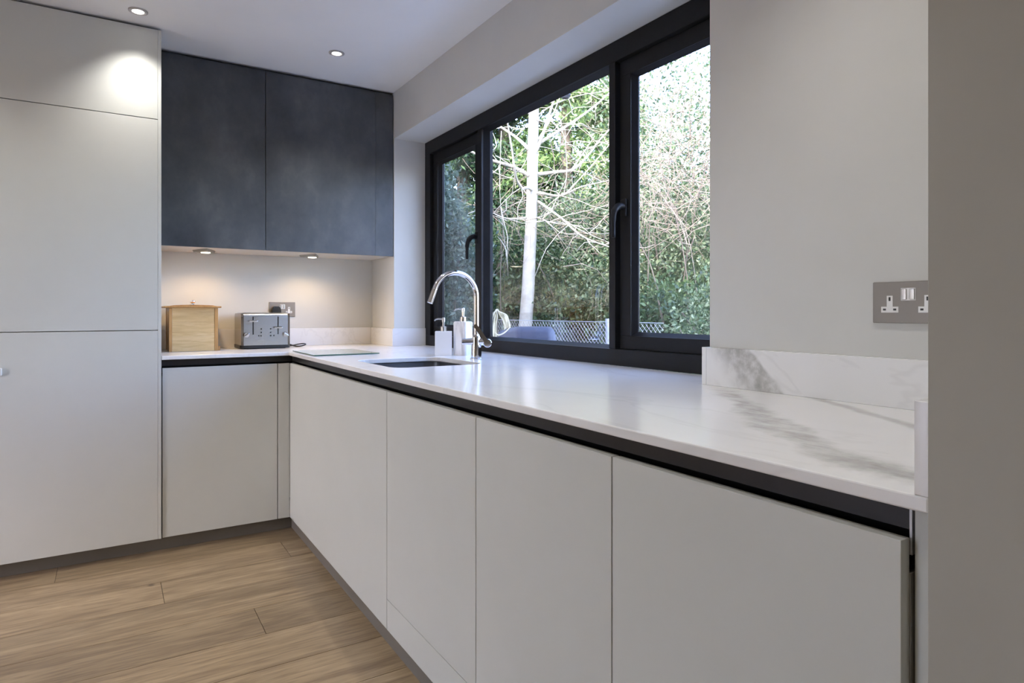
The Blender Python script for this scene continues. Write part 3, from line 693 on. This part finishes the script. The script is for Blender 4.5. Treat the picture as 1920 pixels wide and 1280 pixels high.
def conifer(label, px, t, h, rad, n, mat):
    g = ray(px, HOR) * t; th = thing('conifer_tree', label, 'tree', (g.x, g.y, GZ), group='conifers at the back of the garden')
    nb = 150; zb = RNG.uniform(.3, h, nb); ab = RNG.uniform(0, 2 * PI, nb); rb = rad * np.clip(1 - zb / h, .08, 1) ** .8 * RNG.uniform(.75, 1.1, nb)
    k = RNG.integers(0, nb, n); u = RNG.uniform(.03, 1, n) ** .6
    X = g.x + np.cos(ab[k]) * rb[k] * u + RNG.normal(size=n) * .10; Y = g.y + np.sin(ab[k]) * rb[k] * u + RNG.normal(size=n) * .10
    Z = zb[k] - .35 * u * rb[k] / rad * 1.2 + RNG.normal(size=n) * .07; P_ = np.stack([X, Y, np.maximum(Z, GZ + .05)], 1)
    out = np.stack([np.cos(ab[k]), np.sin(ab[k]), -.3 * np.ones(n)], 1) * .9
    leaves('foliage', mat, P_, out, .115, .32, th, .45)
    bm = bmesh.new(); tube(bm, [(g.x, g.y, GZ), (g.x, g.y, h * .5), (g.x, g.y, h * .97)], [.16, .1, .02], 8); fin('trunk', bm, M['bark_dark'], th, smooth=True); return th

# the pale tree in the middle of the view
TT = 7.5
def ppath(pts, t0, t1=None):
    t1 = t0 if t1 is None else t1; n = len(pts); return [at_t(x, y, t0 + (t1 - t0) * i / max(n - 1, 1)) for i, (x, y) in enumerate(pts)]
b0 = at_t(985, 612, TT); foot = Vector((b0.x - .06, b0.y + .03, GZ))
tree = thing('bare_tree', 'pale smooth-barked bare tree standing in the middle of the window view', 'tree', foot)
bm = bmesh.new(); tr = [foot] + ppath([(985, 612), (990, 545), (993, 480), (996, 420), (998, 350), (999, 280), (1001, 200), (998, 110), (1002, 10)], TT)
sm = smooth_path(tr, 4); tube(bm, sm, [.084 - .030 * (i / (len(sm) - 1)) ** .8 for i in range(len(sm))], 14); fin('trunk', bm, M['bark'], tree, smooth=True)
brs = [([(993, 330), (960, 312), (917, 299), (875, 281), (820, 262)], .038, -.3), ([(1003, 322), (1012, 326), (1045, 322), (1071, 319), (1090, 305), (1108, 285), (1125, 262), (1160, 225)], .036, .3),
       ([(999, 357), (990, 352), (980, 353), (972, 343), (966, 325), (961, 288), (955, 250), (950, 215), (947, 150)], .030, -.9), ([(1005, 361), (1030, 365), (1050, 368), (1063, 361), (1078, 345), (1110, 310), (1150, 262)], .024, -.2),
       ([(1012, 360), (1050, 367), (1090, 350), (1143, 338), (1190, 322)], .018, -.5), ([(1010, 378), (1020, 385), (1054, 410), (1075, 430), (1100, 447), (1143, 463), (1190, 478)], .024, -.8),
       ([(1012, 268), (1040, 250), (1075, 228), (1110, 203), (1143, 174), (1190, 130)], .030, .5), ([(1002, 290), (1012, 268), (1022, 240), (1033, 205), (1042, 175), (1052, 120)], .034, -.3), ([(1001, 275), (1012, 256), (1028, 232), (1045, 195), (1056, 165)], .018, .2),
       ([(992, 280), (980, 268), (966, 256), (950, 245), (932, 233), (900, 210)], .034, .4), ([(988, 408), (957, 410), (935, 405), (919, 397), (890, 392)], .016, -.3), ([(1000, 222), (1040, 195), (1090, 178), (1143, 170)], .012, .4),
       ([(968, 256), (985, 238), (1000, 225), (1020, 205)], .012, -.2), ([(1054, 410), (1090, 432), (1143, 455)], .012, -.6), ([(1071, 319), (1095, 285), (1115, 255)], .014, .1), ([(1008, 408), (1020, 412), (1030, 418)], .016, -.3),
       ([(940, 246), (938, 300), (937, 350), (940, 400), (945, 440), (950, 490)], .006, -1.0), ([(955, 300), (930, 292), (925, 270)], .008, -.7)]
allb = []
for pts, r, dt in brs:
    pa = smooth_path(ppath(pts, TT - .03, TT + dt), 4); n = len(pa)
    bm = bmesh.new(); tube(bm, pa, [.68 * r * (1 - .70 * i / (n - 1)) for i in range(n)], 8); fin('branch', bm, M['bark'], tree, smooth=True); allb.append(pa)
bm = bmesh.new()
for k in range(90):
    pa = random.choice(allb); p0 = random.choice(pa[len(pa) // 4:]); d = Vector((random.gauss(0, 1), random.gauss(0, 1), random.gauss(.1, .7))).normalized(); L = random.uniform(.25, .9)
    pts = [p0]
    for s in range(4): d = (d + Vector((random.gauss(0, .3), random.gauss(0, .3), random.gauss(-.03, .3)))).normalized(); pts.append(pts[-1] + d * L / 4)
    tube(bm, pts, [.0065, .005, .004, .003, .002], 4)
tag(fin('twigs', bm, M['bark'], tree, smooth=True), kind='stuff')
# a second pale trunk further back
t2 = thing('bare_tree', 'slender pale trunk further back, left of the right-hand mullion', 'tree', Vector((at_t(1122, 584, 10.5).x, at_t(1122, 584, 10.5).y, GZ)))
bm = bmesh.new(); tube(bm, smooth_path([Vector(t2.location)] + ppath([(1122, 420), (1125, 300), (1131, 200), (1137, 100), (1140, 0)], 10.5), 4), [.06 - .0012 * i for i in range(21)], 10); fin('trunk', bm, M['bark'], t2, smooth=True)

# conifers
conifer('dark conifer at the far left of the window view', 868, 10.5, 6.5, 1.7, 32000, M['conifer'])
conifer('dark conifer directly behind the bare tree', 945, 10.8, 7.5, 1.9, 42000, M['conifer'])
conifer('bright sunlit conifer right of the bare tree trunk', 1062, 10.3, 7.5, 1.9, 44000, M['conifer_sunlit'])
conifer('sunlit conifer behind the right-hand mullion', 1160, 13.0, 6.4, 1.8, 26000, M['conifer_sunlit'])
# shrubs
shrub('grey-green shrub filling the left window pane', 812, 6.6, 285, .95, 15300, M['greygreen'], 0.056)
shrub('dark green shrub between the left pane and the bare tree', 930, 8.6, 400, 1.7, 15300, M['laurel'], 0.063)
shrub('dark laurel shrub low behind the bare tree trunk', 1010, 9.2, 440, 1.8, 15300, M['laurel'], 0.063)
shrub('leafy ivy-green shrub right of the bare tree', 1072, 8.7, 345, 1.7, 20400, M['ivy'], 0.056)
shrub('large leafy shrub behind the mullion between centre and right panes', 1140, 8.4, 360, 1.8, 20400, M['ivy'], 0.056)
shrub('large leafy shrub in the lower left of the right window pane', 1225, 7.8, 350, 1.9, 23800, M['ivy'], 0.056)
shrub('large leafy shrub at the right edge of the right window pane', 1330, 7.6, 390, 1.9, 22100, M['ivy'], 0.056)
shrub('low dark shrub along the fence below the right pane', 1255, 6.7, 520, 1.3, 10200, M['laurel'], 0.059)
shrub('low leafy shrub at the right end of the chain-link fence', 1312, 5.6, 540, .8, 7650, M['ivy'], 0.044)
shrub('low dark shrub along the fence below the centre pane', 1095, 7.9, 480, 1.4, 10200, M['laurel'], 0.059)
for i, (px, t_, ty) in enumerate(((800, 13, 330), (900, 14, 350), (1000, 14.5, 330), (1090, 15, 330), (1190, 15, 330), (1290, 14, 330), (1390, 13, 330), (1480, 11, 330))):
    shrub('tall dark hedge shrub in the back row of the garden, %s from the left' % ('first', 'second', 'third', 'fourth', 'fifth', 'sixth', 'seventh', 'eighth')[i], px, t_, ty, 2.6, 5000, M['laurel'], .16)
shrub('thin airy tree crown of small leaves against the white sky in the right pane', 1240, 9.5, 90, 2.6, 7500, M['ivy'], .07, low=2.0, cr=.5, name='airy_tree')
shrub('thin airy tree crown at the top right of the right pane', 1345, 10.0, 60, 2.6, 4200, M['ivy'], .07, low=2.0, cr=.5, name='airy_tree')
for lb, px, t_, h_ in (('added dark conifer further right along the garden, outside the picture', 1560, 8.6, 6.6), ('added dark conifer in the middle of the garden boundary right of the picture', 1780, 8.6, 6.6), ('added dark conifer furthest right along the garden, outside the picture', 2150, 9.5, 6.8)):  # unseen trees added to block sky light on the window reveal
    conifer(lb, px, t_, h_, 1.6, 9000, M['conifer'])
# bare twiggy bushes
def twigbush(label, px, y_c, t, sx, sz, n, r0=.006):
    g = at_t(px, y_c, t); th = thing('twiggy_bush', label, 'bush', (g.x, g.y, GZ), group='bare twiggy bushes')
    bm = bmesh.new()
    for k in range(n):
        p = Vector((g.x + random.gauss(0, sx), g.y + random.gauss(0, sx), g.z + random.gauss(0, sz))); p.z = max(p.z, .1)
        d = Vector((random.gauss(0, 1), random.gauss(0, 1), random.gauss(.2, .9))).normalized(); L = random.uniform(.4, 1.3); pts = [p]
        for s in range(5): d = (d + Vector((random.gauss(0, .35), random.gauss(0, .35), random.gauss(-.08, .35)))).normalized(); q = pts[-1] + d * L / 5; q.z = max(q.z, .03); pts.append(q)
        tube(bm, pts, [r0 * (1 - .13 * i) for i in range(6)], 3, False)
    tag(fin('twigs', bm, M['twig'], th, smooth=True), kind='stuff')
    bm = bmesh.new()
    for k in range(3): tube(bm, smooth_path([(g.x + .05 * k - .1, g.y, GZ), (g.x + .3 * (k - 1) * random.uniform(.5, 1.6), g.y + random.uniform(-.3, .3), g.z * .55), (g.x + .5 * (k - 1) + random.uniform(-.2, .2), g.y + random.uniform(-.3, .3), g.z)], 4), [.010 - .0008 * i for i in range(9)], 5)
    fin('stems', bm, M['bark_dark'], th, smooth=True)
twigbush('tangle of pale bare twigs in the middle of the right window pane', 1290, 320, 6.9, .42, .38, 240, .0042)
twigbush('bare twigs above the leafy shrub beside the right-hand mullion', 1225, 370, 6.9, .35, .35, 90, .0045)
twigbush('bare twigs tangled left of the bare tree trunk', 965, 400, 8.0, .3, .28, 70, .0036)
twigbush('bare twigs tangled right of the bare tree trunk', 1060, 420, 7.8, .45, .3, 80, .0038)
twigbush('fine bare twigs against the white sky in the right pane', 1300, 170, 8.5, .9, .8, 120, .004)

# chain-link fence
fx_, fy0, fy1, fz1 = 3.75, 3.72, 6.6, 1.0
fe = thing('chain_link_fence', 'low galvanised chain-link fence in front of the shrubs', 'fence', (fx_, (fy0 + fy1) / 2, GZ))
M['wire'] = simple('galvanised_wire', (.55, .56, .56), .45, .6)
bm = bmesh.new(); pit = .05; hh = fz1 - GZ - .04; k = 0; y = fy0 - hh
def wire(bm, a, b, r=.0016):
    a, b = Vector(a), Vector(b); d = (b - a).normalized(); n_ = Vector((1, 0, 0)); m_ = d.cross(n_)
    A = [bm.verts.new(a + q * r) for q in (n_, m_, -n_, -m_)]; B = [bm.verts.new(b + q * r) for q in (n_, m_, -n_, -m_)]
    for i in range(4): bm.faces.new((A[i], A[(i + 1) % 4], B[(i + 1) % 4], B[i]))
while y < fy1:
    for s in (0, 1):
        ya, yb = y, y + hh; za, zb = GZ + .03, GZ + .03 + hh
        if ya < fy0: za += fy0 - ya; ya = fy0
        if yb > fy1: zb -= yb - fy1; yb = fy1
        if s: wire(bm, (fx_ - .002, ya, za), (fx_ - .002, yb, zb))
        else: wire(bm, (fx_ + .002, fy0 + fy1 - ya, za), (fx_ + .002, fy0 + fy1 - yb, zb))
    y += pit
tag(fin('wire_mesh', bm, M['wire'], fe), kind='stuff')
bm = bmesh.new(); tube(bm, [(fx_, fy0, fz1), (fx_, fy1, fz1)], .003, 6); fin('top_wire', bm, M['wire'], fe)
for yy in (4.44, 6.58):
    bm = bmesh.new(); tube(bm, [(fx_ + .03, yy, GZ), (fx_ + .03, yy, fz1 + .03)], .02, 10); fin('post', bm, M['wire'], fe, smooth=40)

# covered barbecue, rope on a stake, ball hanging in the tree
M['cover'] = mottled('slate_blue_cover', (.036, .040, .062), (.046, .05, .076), 8, .6)
cv = at_t(985, 640, 4.15)
bm = bmesh.new(); rings = []
rt = Vector((CC, -CS, 0)); fw = Vector((CS, CC, 0))
for (z, wl, wr, dp) in ((GZ, .30, .20, .30), (.55, .30, .20, .30), (.90, .26, .19, .28), (.965, .16, .18, .25), (.992, .06, .165, .21), (.994, .0, .12, .15)):
    ring = []
    for a, b in rrect(-wl, wr, -dp, dp, min(.06, dp * .4), 3): ring.append(bm.verts.new(Vector((cv.x, cv.y, z)) + rt * a + fw * b))
    rings.append(ring)
for a, b in zip(rings, rings[1:]):
    n = len(a)
    for i in range(n): bm.faces.new((a[i], a[(i + 1) % n], b[(i + 1) % n], b[i]))
bm.faces.new(rings[0][::-1]); bm.faces.new(rings[-1])
tag(fin('barbecue_cover', bm, M['cover'], smooth=50), 'slate-blue fabric cover over a garden barbecue just outside the centre pane', 'cover')
ap = at_t(932, 580, 3.68)
bm = bmesh.new(); tube(bm, [(ap.x, ap.y, GZ), (ap.x, ap.y, ap.z + .004)], .007, 8); tag(fin('garden_stake', bm, M['bark_dark'], smooth=40), 'thin dark garden stake holding the coil of cream rope', 'stake')
M['rope'] = simple('cream_rope', (.80, .70, .48), .8)
rp = thing('rope_coil', 'coil of cream rope hanging in loose strands outside the centre pane', 'rope', (ap.x, ap.y, .86))
for k in range(16):
    dep = lambda: 3.66 + random.uniform(-.02, .015)
    if k < 9:
        xe = 917.5 + 1.6 * k; ps = [(931 - .4 * (8 - k), 584), (xe + (2 if k > 4 else 0), 593 + random.uniform(-2, 3)), (xe - .5, 612), (xe + random.uniform(-.6, .6), 634 - random.uniform(0, 5))]
    else:
        q = k - 9; ps = [(934 + .3 * q, 584), (938 + 1.9 * q, 592 - .3 * q), (943 + 1.7 * q, 601 - .2 * q), (946 + 1.8 * q, 618 - 1.2 * q)]
    bm = bmesh.new(); tube(bm, smooth_path([ap + fw * -.010 + rt * (k - 8) * .0006] + [at_t(x, y, dep()) for x, y in ps], 4), .0032, 6); fin('strand', bm, M['rope'], rp, smooth=True)
bm = bmesh.new(); tube(bm, smooth_path([at_t(928, 624, 3.65), at_t(935, 628, 3.65), at_t(946, 623, 3.65), at_t(957, 612, 3.65)], 5), .0042, 6); fin('strand', bm, M['rope'], rp, smooth=True)
fc = at_t(1060, 178, 7.35); M['ball'] = simple('dark_ball', (.045, .05, .06), .6)
fd = thing('hanging_ball', 'small dark ball hanging among the branches under the top of the window', 'hanging ball', (fc.x, fc.y, fc.z - .05))
bm = bmesh.new(); lathe(bm, [(.012, -.05), (.042, -.038), (.062, -.008), (.062, .012), (.045, .038), (.012, .05)], fc, 10); fin('ball', bm, M['ball'], fd, smooth=30)
bm = bmesh.new(); tube(bm, [fc + Vector((0, 0, .045)), at_t(1052, 120, 7.25)], .003, 5); fin('cord', bm, M['ball'], fd)
